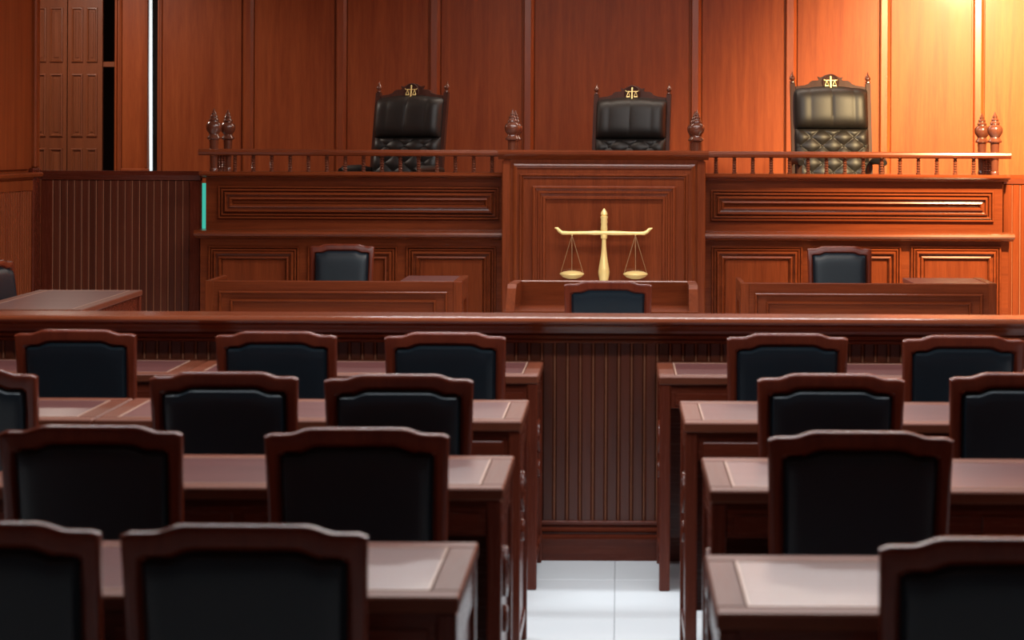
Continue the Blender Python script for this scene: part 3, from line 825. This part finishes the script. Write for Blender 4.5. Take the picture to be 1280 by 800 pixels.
# ------------------------------------------------------------------ judges' chairs
def make_judge_chair():
    t = thing('judge_chair', 'x', 'chair', group='high-backed judge chairs')
    hw = .312
    lean = lambda z: -(z - .5) * -.16   # chair faces -Y, so the back leans to +Y
    def L_(mb):
        mb.v = [(x, y + lean(z), z) for x, y, z in mb.v]; return mb
    for s_ in (-1, 1):
        x = s_ * (hw - .02)
        p = MB()
        for k in range(6):
            za, zb_ = .30 + k * .16, .30 + (k + 1) * .16
            p.box(x - .018, x + .018, .02, .055, za, zb_ + (.0 if k < 5 else .0))
        post = L_(p).build('post', 'dark_chair', t)
        L_(MB().lathe([(.012, 1.26), (.020, 1.265), (.020, 1.275), (.012, 1.28), (.021, 1.292), (.022, 1.302), (.014, 1.318), (.007, 1.328), (.006, 1.334), (.002, 1.350)], x, .037, 0, 12)).build('finial', 'turned', post, smooth=True)
    h = [(0, 1.332), (.035, 1.327), (.060, 1.312), (.072, 1.305), (.098, 1.312), (.088, 1.292), (.095, 1.284), (.135, 1.282), (.155, 1.272), (.165, 1.258), (.20, 1.245), (.27, 1.236), (.27, 1.12), (0, 1.12)]
    poly = [(x, z) for x, z in h] + [(-x, z) for x, z in h[-2:0:-1]]
    cr = L_(MB().prism(poly, .024, .050, 'y')).build('crest', 'dark_chair', t)
    dk = MB().lathe([(.060, 0), (.066, .006), (.060, .012), (.050, .010), (.050, .008), (.001, .008)], 0, 0, 0, 24)
    dk.v = [(x, .024 - z + lean(1.268), 1.268 + y) for x, y, z in dk.v]
    dk.build('medallion', 'dark_chair', cr, smooth=True)
    e = MB(); yy = .010
    e.box(-.006, .006, yy - .004, yy, 1.222, 1.318, .002)
    e.box(-.046, .046, yy - .004, yy, 1.281, 1.287, .001)
    for s_ in (-1, 1):
        e.tube([(s_ * .030, yy - .002, 1.283), (s_ * .043, yy - .002, 1.246)], .0026, 5); e.tube([(s_ * .030, yy - .002, 1.283), (s_ * .017, yy - .002, 1.246)], .0026, 5)
        e.box(s_ * .030 - .016, s_ * .030 + .016, yy - .005, yy, 1.237, 1.247, .003)
        e.tube([(s_ * .046, yy - .002, 1.284), (s_ * .052, yy - .002, 1.292)], .003, 5)
    L_(e).build('scale_emblem', 'gold', cr)
    pw = hw - .028
    seams = (0, .2, .5, .8, 1)
    def head(side):
        def fn(u, v):
            uu = 2 * u - 1
            k = max(0, math.cos(uu * math.pi / 2)); top = 1.205 + .028 * k ** .7
            for a, b in zip(seams[:-1], seams[1:]):
                if a <= u <= b: q = (u - a) / (b - a); break
            ch = math.sin(math.pi * q) ** .5 if 0 < q < 1 else 0
            top += .006 * ch
            z = .905 + v * (top - .905)
            e_ = max(0, 1 - abs(2 * v - 1) ** 4) ** .5
            e2 = max(0, 1 - abs(uu) ** 10) ** .5
            th = (.085 * e_ * e2 + 0.009 * ch * e_) if side < 0 else 0
            return (uu * pw, .022 - th + lean(z), z)
        return fn
    MB().grid(head(-1), 48, 20).grid(head(1), 48, 20).build('head_pad', 'black', t, smooth=True)
    def tuft(u, v):
        a = ((u - .5) / .145 + (v - .853) / .147) / 2; b = ((u - .5) / .145 - (v - .853) / .147) / 2
        hgt = (abs(math.sin(math.pi * a)) * abs(math.sin(math.pi * b))) ** .55
        uu = 2 * u - 1
        e2 = max(0, 1 - abs(uu) ** 10) ** .5; e1 = max(0, 1 - abs(2 * v - 1) ** 10) ** .5
        z = .46 + v * .455
        return (uu * pw, .020 - (.045 + .020 * hgt) * e1 * e2 + lean(z), z)
    MB().grid(tuft, 84, 80).build('tufted_back', 'black', t, smooth=True)
    for k in range(6):
        for m_ in range(-3, 4):
            if (m_ + k) % 2: continue
            u, v = .5 + .145 * m_, .853 - .147 * k
            if not (.05 < u < .95 and .05 < v): continue
            z = .46 + v * .455; x = (2 * u - 1) * pw
            L_(MB().box(x - .009, x + .009, -.034, -.020, z - .009, z + .009, .006)).build('button', 'black', t)
    L_(MB().box(-pw, pw, .018, .034, .46, 1.20)).build('back_shell', 'dark_chair', t)
    # seat, arms, pedestal
    def seat(u, v):
        e_ = (1 - abs(2 * u - 1) ** 6) * (1 - abs(2 * v - 1) ** 6)
        return (-.26 + .52 * u, -.50 + .52 * v, .42 + .09 * max(0, e_) ** .5)
    MB().grid(seat, 14, 14).build('seat_pad', 'black', t, smooth=True)
    MB().box(-.27, .27, -.50, .03, .37, .425, .01).build('seat_frame', 'dark_chair', t)
    for s_ in (-1, 1):
        x = s_ * .31
        arm = MB().tube([(x, -.42, .655), (x, -.36, .668), (x, -.1, .672), (x, .05, .66)], [.022, .030, .030, .022], 12).build('arm_rest', 'black', t, smooth=True)
        MB().box(x - .018, x + .018, -.34, -.30, .40, .65, .004).build('arm_support', 'dark_chair', t)
    MB().lathe([(.05, .08), (.05, .12), (.028, .13), (.028, .455)], 0, -.24, 0, 14).build('pedestal', 'black_metal', t, smooth=True)
    for k in range(5):
        a = 2 * math.pi * k / 5 + .3
        lg = MB().tube([(0, -.24, .10), (.30 * math.cos(a), -.24 + .30 * math.sin(a), .065)], [.025, .016], 8).build('base_leg', 'black_metal', t, smooth=True)
        MB().lathe([(.02, 0), (.028, .01), (.028, .045), (.02, .055)], .30 * math.cos(a), -.24 + .30 * math.sin(a), 0, 10).build('caster', 'black_metal', lg, smooth=True)
    return t
jc = make_judge_chair()
spots = [(504, 15.05, .75, -.36, 'black leather judge chair leaning back, behind the dark bench end'),
         (786, 15.35, .75, -.20, 'black leather judge chair behind the central pulpit'),
         (1042, 14.90, .75, .06, 'black leather judge chair with tufted back behind warm-lit bench end')]
for i, (px, Y, z, rz, lab) in enumerate(spots):
    o = jc if i == 0 else copy_tree(jc)
    o.location = (PX(px, Y, 120), Y, z); o.rotation_euler = (0, 0, rz); o['label'] = lab
for ch in o.children:      # the third chair is wound up higher on its pedestal
    if not ch.name.startswith(('pedestal', 'base_leg')): ch.location.z += .08
